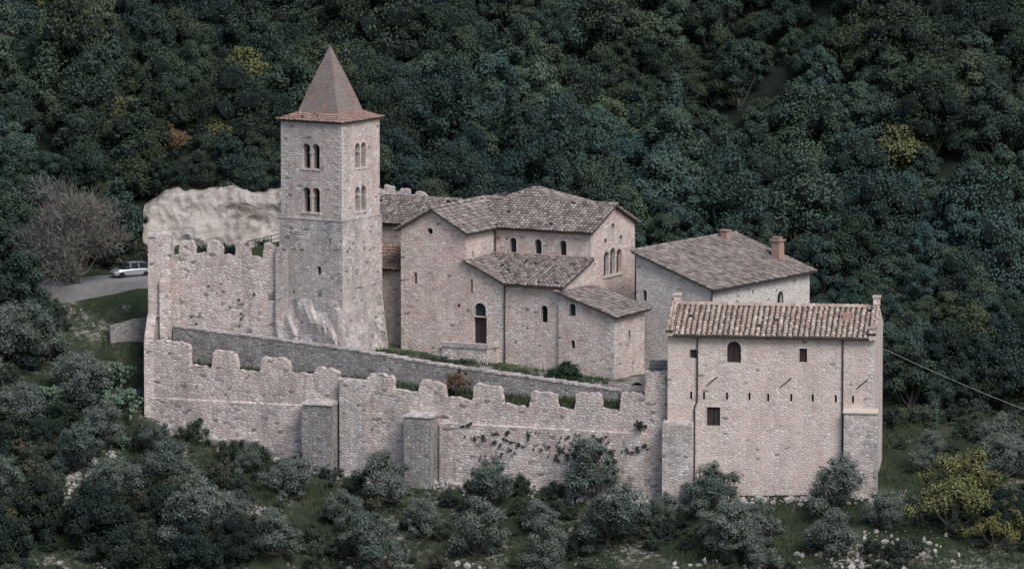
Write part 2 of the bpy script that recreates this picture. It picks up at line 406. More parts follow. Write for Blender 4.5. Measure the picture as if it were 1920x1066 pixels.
# ------------------------------------------------------------------ courtyard and terraces
def cz(x,y): return -9.4-.075*x+.12*noise.noise(Vector((x*.4,y*.4,0)))
def wallY(x): return -4.5+(14.5-x)*.357
def inY(x): return -1.0+(10.2-x)*.443
V=[];F=[];N=44;Mm=26
for i in range(N+1):
    x=-33.5+47.5*i/N
    y0=inY(x)+.45 if x<10 else wallY(x)+.6
    y1=31 if x>-14 else 20.5
    for j in range(Mm+1):
        y=y0+(y1-y0)*j/Mm; V.append((x,y,cz(x,y)))
for i in range(N):
    for j in range(Mm): a=i*(Mm+1)+j; F.append((a,a+Mm+1,a+Mm+2,a+1))
mk("courtyard",V,F,M_court,uv=False,smooth=True)
V=[];F=[];Mm=8
def gz_(x,t): return float(np.interp(x,[-34,-16,-2,14],[-10.3,-11.0,-11.75,-11.7]))+.75*t**1.2+.06*noise.noise(Vector((x,t*4,0)))
gardenpts=[]
for i in range(N+1):
    x=-34+47*i/N; y0=wallY(x)+.5; y1=max(inY(x)+.2,y0+.6)
    for j in range(Mm+1):
        t=j/Mm; V.append((x,y0+(y1-y0)*t,gz_(x,t)))
for i in range(N):
    for j in range(Mm): a=i*(Mm+1)+j; F.append((a,a+Mm+1,a+Mm+2,a+1))
mk("garden_terrace",V,F,M_garden,uv=False)
for _ in range(2400):
    x=random.uniform(-33,12); t=random.random(); y0=wallY(x)+.9; y1=max(inY(x)-.1,y0+.3); gardenpts.append((x,y0+(y1-y0)*t,gz_(x,t)))
for _ in range(1500):
    x=random.uniform(-14,9); y=inY(x)+random.uniform(1,8); 
    if noise.noise(Vector((x*.3,y*.3,1)))>0: gardenpts.append((x,y,cz(x,y)))
V=[];F=[];pp=samp([(-13,12.5),(-9,12),(-4,10),(0,8),(5,6.5),(10,4.5)],5)
for i,(x,y) in enumerate(pp):
    for k in (-1.4,-.7,0,.7,1.4): V.append((x+.35*k,y+k*.9,cz(x+.35*k,y+k*.9)+.03))
for i in range(len(pp)-1):
    for k in range(4): F.append((i*5+k,(i+1)*5+k,(i+1)*5+k+1,i*5+k+1))
mk("courtyard_path",V,F,M_path,uv=False)

# ------------------------------------------------------------------ curtain wall
FW=Fr(14.5,-4.5,19.65)
g=empty("crenellated_curtain_wall")
mer=[(-52.1,-48.2,-7.0),(-45.9,-43.35,-7.66),(-40.9,-38.0,-8.1),(-35.4,-32.9,-8.88),(-30.05,-27.35,-9.13),(-24.75,-22.1,-9.65),(-19.3,-16.45,-9.75),(-13.6,-11.0,-10.1),(-9.1,-6.65,-9.95),(-4.7,-2.2,-9.75)]
fl=[-9.35,-9.6,-9.6,-10.3,-10.75,-11.2,-11.6,-11.7,-11.5]
top=[]
for i,(a,b,z) in enumerate(mer):
    top+=[(a+.1,z-.25),(a+.35,z+.05),(b-.3,z-.05-random.uniform(0,.15)),(b-.05,z-.35)]
    if i<len(fl): top+=[(b+.06,fl[i]+.15),(mer[i+1][0]-.08,fl[i]-.05)]
top+=[(-2.15,-7.75),(0,-7.6)]
A=Acc(); solidwall(A,FW,0,.8,top,-21,.35,.13)
A.mk("battlement_wall",M_curtain,g)
A=Acc()
A.add(*box(FW,-22.6,-2.0,-.28,.1,-21,-13.55,-13.4,.05))
A.add(*box(FW,-52.3,-36,-.22,.1,-21,-12.6,-12.4,.05))
A.mk("wall_plinth",M_curtain,g)
A=Acc(); A.add(*box(FW,-35.9,-32.9,-1.9,.1,-21,-12.2,-11.9,.08)); A.add(*box(FW,-25.5,-22.8,-1.9,.1,-21.5,-12.9,-12.6,.08))
A.mk("buttresses",M_inner,g)
A=Acc()
for (a,b,z) in ((-35.9,-32.9,-12.2),(-25.5,-22.8,-12.9)): A.add(*box(FW,a-.1,b+.1,-2.0,.05,z+.02,z+.12,z+.4,.04))
A.mk("buttress_caps",M_towlow,g,uv=True)
A=Acc(); A.add(*box(FW,-32.6,-30.0,-.5,.05,-21,-9.9,-9.7,.1)); A.mk("rough_pier",M_towlow,g)
A=Acc(); A.add(*box(WORLD,-35.3,-34.4,12.9,18.2,-18,-7.0,-5.0,.1)); A.add(*box(WORLD,-35.2,-32.9,18,20.6,-16,2.5,2.6,.12)); A.add(*box(WORLD,-34.0,-33.3,17.6,18.05,-16,-1.8,-1.8,.1))
A.add(*box(WORLD,-35.25,-34.4,17.9,18.5,2.4,3.0,3.0,.05))
A.mk("corner_pillar",M_curtain,g)
A=Acc(); 
for (a,b,z) in ((-51,-46,-15.2),(-46,-41,-16.1),(-41,-36.2,-16.9)): A.add(*box(FW,a,b,-1.6,-.2,-22,z,z,.06))
A.mk("foot_ledge",M_butt,g)

IW=Fr(10.2,-1.0,math.degrees(math.atan(.443)))
g=empty("inner_parapet_wall"); A=Acc()
ln=47.0
solidwall(A,IW,0,.85,[(-ln,-6.3),(-ln*.75,-7.05),(-ln*.6,-7.55),(-ln*.4,-8.5),(-ln*.2,-9.2),(-.5,-9.95),(0,-9.95)],-14,.5,.05)
A.mk("parapet",M_inner,g)
A=Acc()
tp=[(-ln,-6.22),(-ln*.75,-6.97),(-ln*.6,-7.47),(-ln*.4,-8.42),(-ln*.2,-9.12),(0,-9.87)]
for a,b in zip(tp[:-1],tp[1:]):
    n=int((b[0]-a[0])/1.1)
    for i in range(n):
        x0=a[0]+(b[0]-a[0])*i/n; x1=a[0]+(b[0]-a[0])*(i+1)/n-.03; z=a[1]+(b[1]-a[1])*(i+.5)/n
        A.add(*box(IW,x0,x1,-.06,.92,z-.14,z+.04,None,.04))
A.mk("coping",M_towlow,g)

UW=Fr(-21.8,16.3,15)
g=empty("upper_battlement_wall")
top=[(-12.3,1.5),(-11.6,1.5),(-11.5,.6),(-10.8,.6),(-10.7,1.7),(-10.4,1.95),(-9.6,1.9),(-9.3,1.7),(-9.2,.75),(-7.9,.8),(-7.8,1.95),(-6.9,1.9),(-6.5,1.6),(-6.4,.7),(-5.1,.7),(-5.0,1.7),(-4.6,1.95),(-3.7,1.9),(-3.6,.6),(-2.3,.5),(-2.2,1.85),(-1.1,1.75),(-1.05,.8),(0,.8)]
A=Acc(); solidwall(A,UW,0,.8,top,-10,.35,.12); A.mk("battlements",M_curtain,g)
A=Acc(); A.add(*box(UW,-.9,.35,-.5,.3,-9,1.6,1.6,.1)); A.add(*box(UW,-12.2,-11.3,-.5,.1,-9,-.8,-.8,.1)); A.mk("piers",M_towlow,g)

# ------------------------------------------------------------------ bell tower
TW=Fr(-16.3,13.0,31)
g=empty("bell_tower")
fills={}; TR=Acc()
S=6.85
A=Acc()
def pair(a,z,w=.86,h=2.4,gap=.22): return [(arch(a-w/2-gap/2,z,w,h),'dark',.9,.12),(arch(a+w/2+gap/2,z,w,h),'dark',.9,.12)]
hf=pair(-3.45,9.35)+pair(-3.45,5.15)
hr=pair(3.4,9.35)+pair(3.4,5.15)
panel(A,TW,'F',0,[(-S,4.5),(0,4.5),(0,13.9),(-S,13.9)],hf,fills=fills)
panel(A,TW,'R',0,[(0,4.5),(S,4.5),(S,13.9),(0,13.9)],hr,fills=fills)
panel(A,TW,'B',S,[(-S,4.5),(0,4.5),(0,13.9),(-S,13.9)]); panel(A,TW,'L',-S,[(0,4.5),(S,4.5),(S,13.9),(0,13.9)])
A.mk("belfry_walls",M_tower,g)
A=Acc(); z=4.7; i=0
while z<13.7:
    h=random.uniform(.28,.42); a_=.75 if i%2 else .4; b_=.4 if i%2 else .75
    A.add(*box(TW,-a_,.03,-.03,b_,z,z+h-.03))
    A.add(*box(TW,-S-.03,-S+a_,-.03,.3,z,z+h-.03))
    z+=h; i+=1
A.mk("quoins",M_trim,g)
A=Acc(); e=.16
panel(A,TW,'F',-e,[(-S-e,-3.2),(e,-3.2),(e,4.5),(-S-e,4.5)],[(rect(-2.5,-.8,.45,.8),'dark'),(rect(-1.2,2.2,.2,.6),'dark'),(rect(-5.4,-2.8,.2,.3),'dark')],fills=fills)
panel(A,TW,'R',e,[(-e,-3.2),(S+e,-3.2),(S+e,4.5),(-e,4.5)],[(rect(3.8,1.2,.3,.5),'dark')],fills=fills)
panel(A,TW,'B',S+e,[(-S-e,-10),(e,-10),(e,4.5),(-S-e,4.5)]); panel(A,TW,'L',-S-e,[(-e,-10),(S+e,-10),(S+e,4.5),(-e,4.5)])
def ringf(a,b,za,zb,ns=10,jit=0):
    V=[];F=[]
    nv=6
    for k in range(nv+1):
        t=k/nv; z=za+(zb-za)*t; of=a[0]+(b[0]-a[0])*t; orr=a[1]+(b[1]-a[1])*t
        row=[]
        for i in range(ns+1): row.append((-S-e+(S+e+orr)*i/ns,-of,z))
        for i in range(1,ns+1): row.append((orr,-of+(S+e+of)*i/ns,z))
        for (x,y,zz) in row:
            jx=jit*noise.noise(Vector((x,y,zz)))*(0 if k==0 else 1); V.append(TW.p(x+jx,y-jx,zz))
    n=2*ns+1
    for k in range(nv):
        for i in range(n-1): F.append((k*n+i,(k+1)*n+i,(k+1)*n+i+1,k*n+i+1))
    return V,F
A.add(*ringf((e,e),(1.25,1.0),-3.2,-10,12,.45))
A.mk("tower_shaft",M_towlow,g)
A=Acc(); A.add(*box(TW,-S-e-.04,e+.04,-e-.04,S+e+.04,4.42,4.55)); A.mk("string_course",M_towlow,g)
A=Acc()
for z0 in (9.35,5.15):
    for m_,c in (('F',-3.45),('R',3.4)):
        mp=planemap(TW,m_,0)
        tube(A,[mp(c,z0,.22),mp(c,z0+1.45,.22)],.12,8)
        q=[mp(c-.2,z0+1.45,.02),mp(c+.2,z0+1.45,.02),mp(c+.2,z0+1.45,.5),mp(c-.2,z0+1.45,.5)]
        q2=[(p[0],p[1],p[2]+.22) for p in q]
        A.add(q+q2,[(0,1,2,3),(4,5,6,7),(0,1,5,4),(1,2,6,5),(2,3,7,6),(3,0,4,7)])
        q=[mp(c-1.1,z0-.16,-.08),mp(c+1.1,z0-.16,-.08),mp(c+1.1,z0-.16,.2),mp(c-1.1,z0-.16,.2)]
        q2=[(p[0],p[1],p[2]+.15) for p in q]
        A.add(q+q2,[(0,1,2,3),(4,5,6,7),(0,1,5,4),(1,2,6,5),(2,3,7,6),(3,0,4,7)])
A.mk("window_columns",M_trim,g)
for k,a in fills.items(): a.mk("opening_"+k,M_dark,g,uv=False)
c0=S/2
def sq(h,z): return [TW.p(-c0-h,c0-h,z),TW.p(-c0+h,c0-h,z),TW.p(-c0+h,c0+h,z),TW.p(-c0-h,c0+h,z)]
A=Acc(); T=Acc()
o=sq(c0+.28,13.95); i_=sq(c0*.62,14.6)
for k in range(4):
    tile_roof(A,T,[o[k],o[(k+1)%4],i_[(k+1)%4],i_[k]],.3,.4,.14)
A.mk("eaves",M_slab,g); T.mk("eaves_tiles",M_tiler,g,uv=False)
ap=TW.p(-c0,c0,21.0)
V=[];F=[];lv=9
for k in range(lv):
    t=k/lv; h=c0*.69*(1-t)*(1+.04*math.sin(math.pi*t)); V+=sq(h,14.3+6.7*t)
for k in range(lv-1):
    for i in range(4): F.append((k*4+i,k*4+(i+1)%4,(k+1)*4+(i+1)%4,(k+1)*4+i))
V.append(ap); 
for i in range(4): F.append(((lv-1)*4+i,(lv-1)*4+(i+1)%4,len(V)-1))
mk("spire",V,F,M_spire,g)
A=Acc(); tube(A,[ap,(ap[0],ap[1],ap[2]+.35)],.05); A.mk("finial",M_iron,g,uv=False)

# ------------------------------------------------------------------ church
C=Fr(-.77,14.0,27)
g=empty("abbey_church")
fills={}; TR=Acc(); A=Acc()
panel(A,C,'F',0,[(-11.2,-12),(6.2,-12),(6.2,-1.6),(0,-1.6),(-4.2,.3),(-4.2,3.1),(-7.7,5.05),(-11.2,3.1)],
 [(rect(-2.58,-7.6,1.4,2.55),'wood',.35,0),(arch(-2.58,-4.95,1.25,1.3),'glass',.35,.28),(rect(-3.5,-2.75,.25,1.3),'dark'),
  (rect(-9.6,-2.2,.3,1.1),'dark'),(circ(-8.0,3.0,.32),'dark',.4,.14),(arch(4.35,-5.15,.7,1.65),'dark',.4,.2),(rect(-4.9,-4.2,.3,.3),'dark')],fills=fills,trim=TR)
panel(A,C,'R',-4.2,[(0,-2),(6.2,-2),(6.2,3.1),(0,3.1)])
panel(A,C,'F',6.2,[(-4.2,-2),(6.2,-2),(6.2,3.1),(-4.2,3.1)],[(arch(x,.6,.76,1.45),'glass',.4,.17) for x in (-2.18,.54,3.23)],fills=fills,trim=TR)
yc=11.05
panel(A,C,'R',6.2,[(0,-12),(15.9,-12),(15.9,3.1),(yc,5.05),(6.2,3.1),(6.2,.2),(0,-1.6)],
 [(arch(yc+k*1.4,-1.65,1.15,2.4+(.25 if k==0 else 0)),'glass',.4,.0) for k in (-1,0,1)]+[(circ(yc,3.0,.4),'dark',.4,.12),(circ(yc-1.7,1.75,.36),'dark',.4,.12),(circ(yc+1.7,1.75,.36),'dark',.4,.12)],fills=fills,trim=TR)
panel(A,C,'L',-11.2,[(0,-12),(16,-12),(16,3.1),(0,3.1)])
panel(A,C,'B',16,[(-11.2,-12),(6.2,-12),(6.2,3.1),(-4.2,3.1),(-7.7,5.05),(-11.2,3.1)])
A.mk("church_walls",M_church,g); TR.mk("window_surrounds",M_trim,g)
A=Acc()
for (x_,zt,zb) in ((0,-1.75,-9.6),(6.2,-1.75,-9.8)):
    z=zb; i=0
    while z<zt-.4:
        h=random.uniform(.26,.4); a_=.7 if i%2 else .4
        if x_==0: A.add(*box(C,-a_-.15,-.15,-.03,.2,z,z+h-.03))
        else: A.add(*box(C,6.2-a_,6.22,-.03,.2,z,z+h-.03))
        z+=h; i+=1
A.mk("quoins",M_trim,g)
A=Acc()
for k in (-.5,.5):
    tube(A,[C.p(6.12,yc+k*1.4,-1.65),C.p(6.12,yc+k*1.4,.1)],.11,8)
    A.add(*box(C,5.95,6.24,yc+k*1.4-.16,yc+k*1.4+.16,.1,.28))
A.add(*box(C,6.0,6.3,yc-2.1,yc+2.1,-1.8,-1.66))
A.mk("triple_window_columns",M_trim,g)
Sl=Acc(); T=Acc(); H=5.17; E_=2.98
def R(pts,**k): tile_roof(Sl,T,[C.p(*p) for p in pts],**k)
R([(-7.7,-.45,H),(-3.8,-.45,E_),(-3.8,5.8,E_),(-7.7,yc,H)])
R([(-7.7,-.45,H),(-7.7,16.4,H),(-11.6,16.4,E_),(-11.6,-.45,E_)])
R([(-7.7,yc,H),(-3.8,5.8,E_),(6.6,5.8,E_),(6.6,yc,H)])
R([(-7.7,yc,H),(6.6,yc,H),(6.6,16.3,E_),(-7.7,16.3,E_)])
ridge(T,C.p(-7.7,-.5,H+.08),C.p(-7.7,yc,H+.08)); ridge(T,C.p(-7.7,yc,H+.08),C.p(6.65,yc,H+.08))
R([(-4.2,6.2,.42),(.35,-.45,-1.62),(6.6,-.45,-1.62),(6.6,6.2,.42)])
R([(-4.2,6.2,.42),(-4.2,-.45,.42),(.35,-.45,-1.62)])
for k in range(4):
    q=[(-10,14.0),(-1.0,14.0),(-1.0,22),(-10,22)]
    a,b2=q[k],q[(k+1)%4]; R([(a[0],a[1],3.9),(b2[0],b2[1],3.9),(-5.5,18.0,5.7)])
Sl.mk("roof_deck",M_slab,g); T.mk("roof_tiles",M_tile,g,uv=False)
A=Acc(); A.add(*box(C,-9.7,-1.3,14.3,21.7,-10,3.85)); A.mk("crossing_walls",M_church,g)
fch={}; A=Acc(); TR=Acc()
panel(A,C,'F',-.3,[(6.0,-13),(11.9,-13),(11.9,-4.05),(6.0,-2.15)],[(arch(7.5,-4.3,.7,1.2),'glass',.35,.18),(arch(7.55,-7.4,.42,.8),'dark')],fills=fch,trim=TR)
panel(A,C,'R',11.9,[(-.3,-13),(6.4,-13),(6.4,-4.05),(-.3,-4.05)],[(arch(3.0,-6.7,.5,.95),'dark',.35,.12)],fills=fch,trim=TR)
panel(A,C,'B',6.4,[(6.0,-13),(11.9,-13),(11.9,-4.05),(6.0,-2.15)])
panel(A,C,'L',6.0,[(-.3,-13),(0.02,-13),(0.02,-2.2),(-.3,-2.2)])
A.mk("chapel_walls",M_church,g); TR.mk("chapel_surrounds",M_trim,g)
A=Acc(); z=-10.9; i=0
while z<-4.6:
    h=random.uniform(.26,.4); a_=.75 if i%2 else .4; b_=.4 if i%2 else .8
    A.add(*box(C,11.9-a_,11.93,-.33,-.3+b_,z,z+h-.03)); z+=h; i+=1
A.mk("chapel_quoins",M_trim,g)
Sl=Acc(); T=Acc(); tile_roof(Sl,T,[C.p(*p) for p in [(5.9,-.75,-2.02),(5.9,6.7,-2.02),(12.4,6.7,-4.12),(12.4,-.75,-4.12)]])
Sl.mk("chapel_roof_deck",M_slab,g); T.mk("chapel_roof_tiles",M_tile,g,uv=False)
MM={'dark':M_dark,'wood':M_wood,'glass':M_glass}
for d in (fills,fch):
    for k,a in d.items(): a.mk("opening_"+k,MM[k],g,uv=False)
A=Acc()
tube(A,[C.p(.12,-.12,-1.7),C.p(.12,-.12,-9.8)],.07); tube(A,[C.p(-4.05,6.05,2.9),C.p(-4.05,6.05,.6)],.07)
tube(A,[C.p(-3.75,-.4,2.86),C.p(-3.75,5.8,2.86),C.p(6.5,5.72,2.86)],.09); tube(A,[C.p(.3,-.55,-1.72),C.p(6.5,-.55,-1.72)],.08)
A.mk("gutters_and_downpipes",M_pipe,g,uv=False)
A=Acc()
for x in (-2.18,.54,3.23): A.add(*box(C,x-.03,x+.03,6.5,6.55,.6,1.95)); A.add(*box(C,x-.34,x+.34,6.49,6.54,1.15,1.2))
A.add(*box(C,-2.61,-2.55,.26,.3,-7.6,-5.1))
A.mk("mullions",M_iron,g,uv=False)
A=Acc(); A.add(*box(C,-21,-11.25,4.6,14.5,-10,2.9)); A.mk("wing_walls",M_church,g)
Sl=Acc(); T=Acc(); R([(-21.3,4.2,2.95),(-11.0,4.2,2.95),(-11.0,9.5,4.95),(-21.3,9.5,4.95)]); R([(-21.3,9.5,4.95),(-11.0,9.5,4.95),(-11.0,15,2.95),(-21.3,15,2.95)])
ridge(T,C.p(-21.3,9.5,5.0),C.p(-9.5,9.5,5.0)); Sl.mk("wing_roof_deck",M_slab,g); T.mk("wing_roof_tiles",M_tile,g,uv=False)
A=Acc(); fl2={}
panel(A,C,'F',1.6,[(-16,-12),(-11.2,-12),(-11.2,-1.1),(-16,-1.1)],[(rect(-11.75,-4.7,.5,1.4),'wood')],fills=fl2); A.mk("link_wall",M_church,g)
fl2['wood'].mk("link_window",M_wood,g,uv=False)
Sl=Acc(); T=Acc(); R([(-16,1.2,-1.1),(-11.2,1.2,-1.1),(-11.2,4.5,.9),(-16,4.5,.9)]); Sl.mk("link_deck",M_slab,g); T.mk("link_tiles",M_tiler,g,uv=False)
g2=empty("entrance_steps"); A=Acc()
A.add(*box(C,-5.4,-.5,-2.6,-.02,-11,-7.66,None,.03))
for i in range(4): A.add(*box(C,-5.4-.4*(i+1),-5.4-.4*i-.005,-2.4,-.1,-11,-7.9-.18*i,None,.02))
A.mk("platform",M_curtain,g2); A=Acc(); A.add(*box(C,-5.5,-.4,-2.7,-2.3,-7.7,-7.25,None,.04)); A.add(*box(C,-.8,-.4,-2.29,-.1,-7.7,-7.25,None,.04)); A.mk("platform_parapet",M_towlow,g2)

# ------------------------------------------------------------------ east range
E=Fr(19.1,12.0,34); g=empty("monastery_range"); fe={}; A=Acc(); TR=Acc()
panel(A,E,'F',0,[(-8.6,-12),(0,-12),(0,-1.9),(-8.6,1.0)],[(arch(-7.6,-3.6,.45,1.1),'dark',.4,.12)],fills=fe,trim=TR)
panel(A,E,'R',0,[(0,-14),(18,-14),(18,-1.9),(0,-1.9)],[(arch(12.5,-4.9,1.1,1.5),'dark',.4,.2),(arch(4.5,-5.0,1.1,1.5),'dark',.4,.2),(rect(7.5,-3.2,.3,.5),'dark')],fills=fe,trim=TR)
panel(A,E,'B',18,[(-8.6,-12),(0,-12),(0,-1.9),(-8.6,1.0)]); panel(A,E,'L',-8.6,[(0,-12),(18,-12),(18,1.0),(0,1.0)])
A.mk("walls",M_white,g); TR.mk("surrounds",M_trim,g); fe['dark'].mk("openings",M_dark,g,uv=False)
Sl=Acc(); T=Acc(); tile_roof(Sl,T,[E.p(*p) for p in [(-8.9,-.45,1.15),(-8.9,18.5,1.15),(.45,18.5,-1.98),(.45,-.45,-1.98)]]); ridge(T,E.p(-8.9,-.5,1.2),E.p(-8.9,18.5,1.2))
Sl.mk("roof_deck",M_slab,g); T.mk("roof_tiles",M_tile,g,uv=False)
A=Acc(); A.add(*box(E,-3.3,-2.4,16.2,17.1,-1.5,.95)); A.add(*box(E,-8.3,-7.6,14.8,15.5,0,1.75)); A.mk("chimneys",M_brick,g)
A=Acc(); A.add(*box(E,-3.45,-2.25,16.05,17.25,.95,1.07)); A.add(*box(E,-8.4,-7.5,14.7,15.6,1.75,1.85)); 
for i in range(3): A.add(*box(E,-3.3+.3*i,-3.15+.3*i,16.3,17,1.07,1.35))
A.mk("chimney_caps",M_tiler,g,uv=False)
A=Acc(); tube(A,[E.p(.1,-.1,-2),E.p(.1,-.1,-11)],.07); tube(A,[E.p(.5,-.4,-2.1),E.p(.5,18.5,-2.1)],.09); A.mk("downpipe",M_pipe,g,uv=False)

# ------------------------------------------------------------------ long house
Hs=Fr(33.6,-8.0,8); g=empty("stone_guest_house"); fh={}; A=Acc(); TR=Acc()
holes=[(rect(-16.9,-6.2,.62,.8),'wood',.2,.1),(arch(-13.1,-6.55,1.3,2.0),'wood',.25,.16),(rect(-6.65,-6.4,.72,1.3),'wood',.2,.1),(rect(-15.0,-12.5,1.25,1.75),'wood',.2,.12)]
holes+=[(rect(x,-10.1+random.uniform(-.04,.04),.2,.72),'dark') for x in (-17.1,-15.9,-13.75,-11.65,-9.9,-7.75,-5.75,-3.6,-2.0)]
panel(A,Hs,'F',0,[(-19.3,-21),(0,-21),(0,-3.9),(-19.3,-3.9)],holes,fills=fh,trim=TR)
panel(A,Hs,'R',0,[(0,-21),(9,-21),(9,-3.9),(4.5,-1.8),(0,-3.9)],[(rect(4.5,-7,.8,1.2),'dark'),(rect(4,-12,.8,1.4),'dark')],fills=fh)
panel(A,Hs,'L',-19.3,[(0,-21),(9,-21),(9,-3.9),(4.5,-1.8),(0,-3.9)]); panel(A,Hs,'B',9,[(-19.3,-21),(0,-21),(0,-3.9),(-19.3,-3.9)])
A.mk("walls",M_house,g); TR.mk("surrounds",M_trim,g)
A=Acc(); z=-10.6; i=0
while z<-4.3:
    h=random.uniform(.28,.42); a_=.75 if i%2 else .4; b_=.4 if i%2 else .8
    A.add(*box(Hs,-a_,.03,-.03,b_,z,z+h-.03)); z+=h; i+=1
A.mk("quoins",M_trim,g)
for k,a in fh.items(): a.mk("shutters" if k=='wood' else "slots",MM[k],g,uv=False)
Sl=Acc(); T=Acc()
for P in ([(-18.7,-.4,-3.98),(-.6,-.4,-3.98),(-.6,4.5,-1.75),(-18.7,4.5,-1.75)],[(-18.7,4.5,-1.75),(-.6,4.5,-1.75),(-.6,9.4,-3.98),(-18.7,9.4,-3.98)]):
    tile_roof(Sl,T,[Hs.p(*p) for p in P],colw=.5,rowl=.5,r_scale=.38)
ridge(T,Hs.p(-18.7,4.5,-1.68),Hs.p(-.6,4.5,-1.68),.24)
for x0,x1 in ((-19.45,-18.75),(-.55,.15)):
    for P in ([(x0,-.5,-3.6),(x1,-.5,-3.6),(x1,4.5,-1.25),(x0,4.5,-1.25)],[(x0,4.5,-1.25),(x1,4.5,-1.25),(x1,9.5,-3.6),(x0,9.5,-3.6)]):
        tile_roof(Sl,T,[Hs.p(*p) for p in P],colw=.35,rowl=.45,thick=.12)
Sl.mk("roof_deck",M_slab,g); T.mk("roof_tiles",M_tileh,g,uv=False)
A=Acc()
for x0,x1 in ((-19.3,-18.75),(-.55,.0)):
    o=[(-.4,-4.1),(9.4,-4.1),(9.4,-3.7),(4.5,-1.38),(-.4,-3.7)]
    panel(A,Hs,'L',x0-.02,o); panel(A,Hs,'R',x1+.02,o); panel(A,Hs,'F',-.4,[(x0-.02,-4.1),(x1+.02,-4.1),(x1+.02,-3.7),(x0-.02,-3.7)])
A.add(*box(Hs,-19.2,-18.6,4.0,4.8,-1.6,-.85)); A.add(*box(Hs,-.5,0.1,3.9,4.8,-1.6,-.75)); A.add(*box(Hs,-.5,.1,-.45,.3,-4.2,-3.1)) 
A.mk("gable_parapets",M_house,g)
A=Acc(); A.add(*box(Hs,-3.2,-2.3,2.2,3.0,-3.2,-2.05)); A.mk("chimney",M_brick,g)
A=Acc(); A.add(*box(Hs,-19.3,-18.5,3.9,4.9,-.85,-.7,None,.03)); A.add(*box(Hs,-.6,.2,3.8,4.9,-.75,-.6,None,.03)); A.add(*box(Hs,-.6,.2,-.55,.4,-3.1,-2.95,None,.03)); A.mk("parapet_caps",M_tileh,g,uv=False)
A=Acc(); A.add(*box(Hs,-2.75,.3,-.75,.6,-21,-11.0,-10.7,.05)); A.add(*box(Hs,-19.7,-16.85,-.9,.3,-21,-12.4,-12.1,.05)); A.mk("buttresses",M_towlow,g)
A=Acc(); A.add(*box(Hs,-2.85,.4,-.88,-.02,-11.0,-10.88,-10.6,.02)); A.mk("buttress_cap",M_tileh,g,uv=False)
A=Acc(); tube(A,[Hs.p(-16.5,-.5,-4.1),Hs.p(-16.5,-.12,-4.6),Hs.p(-16.5,-.12,-10.2),Hs.p(-16.75,-.12,-10.8),Hs.p(-16.75,-.12,-17.8)],.075)
tube(A,[Hs.p(-2.95,-.5,-4.1),Hs.p(-2.95,-.12,-4.6),Hs.p(-2.95,-.12,-17.3)],.075); tube(A,[Hs.p(-18.8,-.5,-4.1),Hs.p(-.5,-.5,-4.1)],.1)
A.mk("gutters_and_downpipes",M_pipe,g,uv=False)
A=Acc()
for x in (-15.1,-8.2,-1.1): tube(A,[Hs.p(x-.55,-.05,-8.75),Hs.p(x+.5,-.05,-7.85)],.045)
A.mk("tie_bars",M_iron,g,uv=False)
A=Acc(); A.add(*box(Hs,-13.12,-13.08,.19,.235,-6.5,-4.6))
A.add(*box(Hs,-15.02,-14.98,.14,.185,-12.5,-10.8)); A.mk("shutter_joint",M_dark,g,uv=False)

g=empty("gate_wall"); G=Fr(10.2,1.2,8); A=Acc(); f3={}
panel(A,G,'F',0,[(-.6,-13),(4.6,-13),(4.6,-8.1),(-.6,-9.6)],[(arch(1.6,-11.3,1.3,1.9),'dark')],fills=f3); A.add(*box(G,-.6,4.6,.02,.5,-13,-9.7)); A.mk("wall",M_curtain,g); f3['dark'].mk("gateway",M_dark,g,uv=False)
g=empty("stone_steps"); A=Acc(); St=Fr(12.6,3.0,8)
for i in range(8): A.add(*box(St,0,2.4,.5*i,.5*i+.5,-13,-9.8+.25*i,None,.02))
A.mk("steps",M_butt,g)
g=empty("ruined_battlement"); A=Acc(); RW=Fr(-7.5,38,10)
solidwall(A,RW,0,.7,[(-7,5.4),(-6,5.4),(-5.9,4.7),(-5.4,4.7),(-5.3,5.2),(-4.4,5.1),(-4.3,4.5),(-3.8,4.5),(-3.7,4.9),(-2.8,4.8),(-2.7,4.2),(-2.2,4.2),(-2.1,4.6),(-1.2,4.4),(0,3.4)],-8,.3,.08); A.mk("wall",M_towlow,g)
g=empty("ramp_with_handrail"); A=Acc()
V=[(-27,34,-4),(-19,34,-4),(-19,36.0,-4),(-27,36.0,-4),(-27,34,-1.0),(-19,34,.9),(-19,36.0,.9),(-27,36.0,-1.0)]
A.add(V,[(4,5,6,7),(0,1,5,4),(1,2,6,5),(2,3,7,6),(3,0,4,7)]); A.mk("ramp",M_garden,g)
A=Acc(); tube(A,[(-27,34.1,-.1),(-19,34.1,1.8)],.04); tube(A,[(-27,34.1,-.5),(-19,34.1,1.4)],.03)
for i in range(6):
    x=-27+1.6*i; z=-1.0+1.9*(x+27)/8; tube(A,[(x,34.1,z),(x,34.1,z+.95)],.035)
A.mk("handrail",M_iron,g,uv=False)
g=empty("roadside_wall"); A=Acc(); Lw=Fr(-35.6,21.5,-12)
solidwall(A,Lw,0,.5,[(-3.5,-6.6),(-2,-6.2),(0,-5.9)],-10,.4,.06); A.mk("wall",M_inner,g)

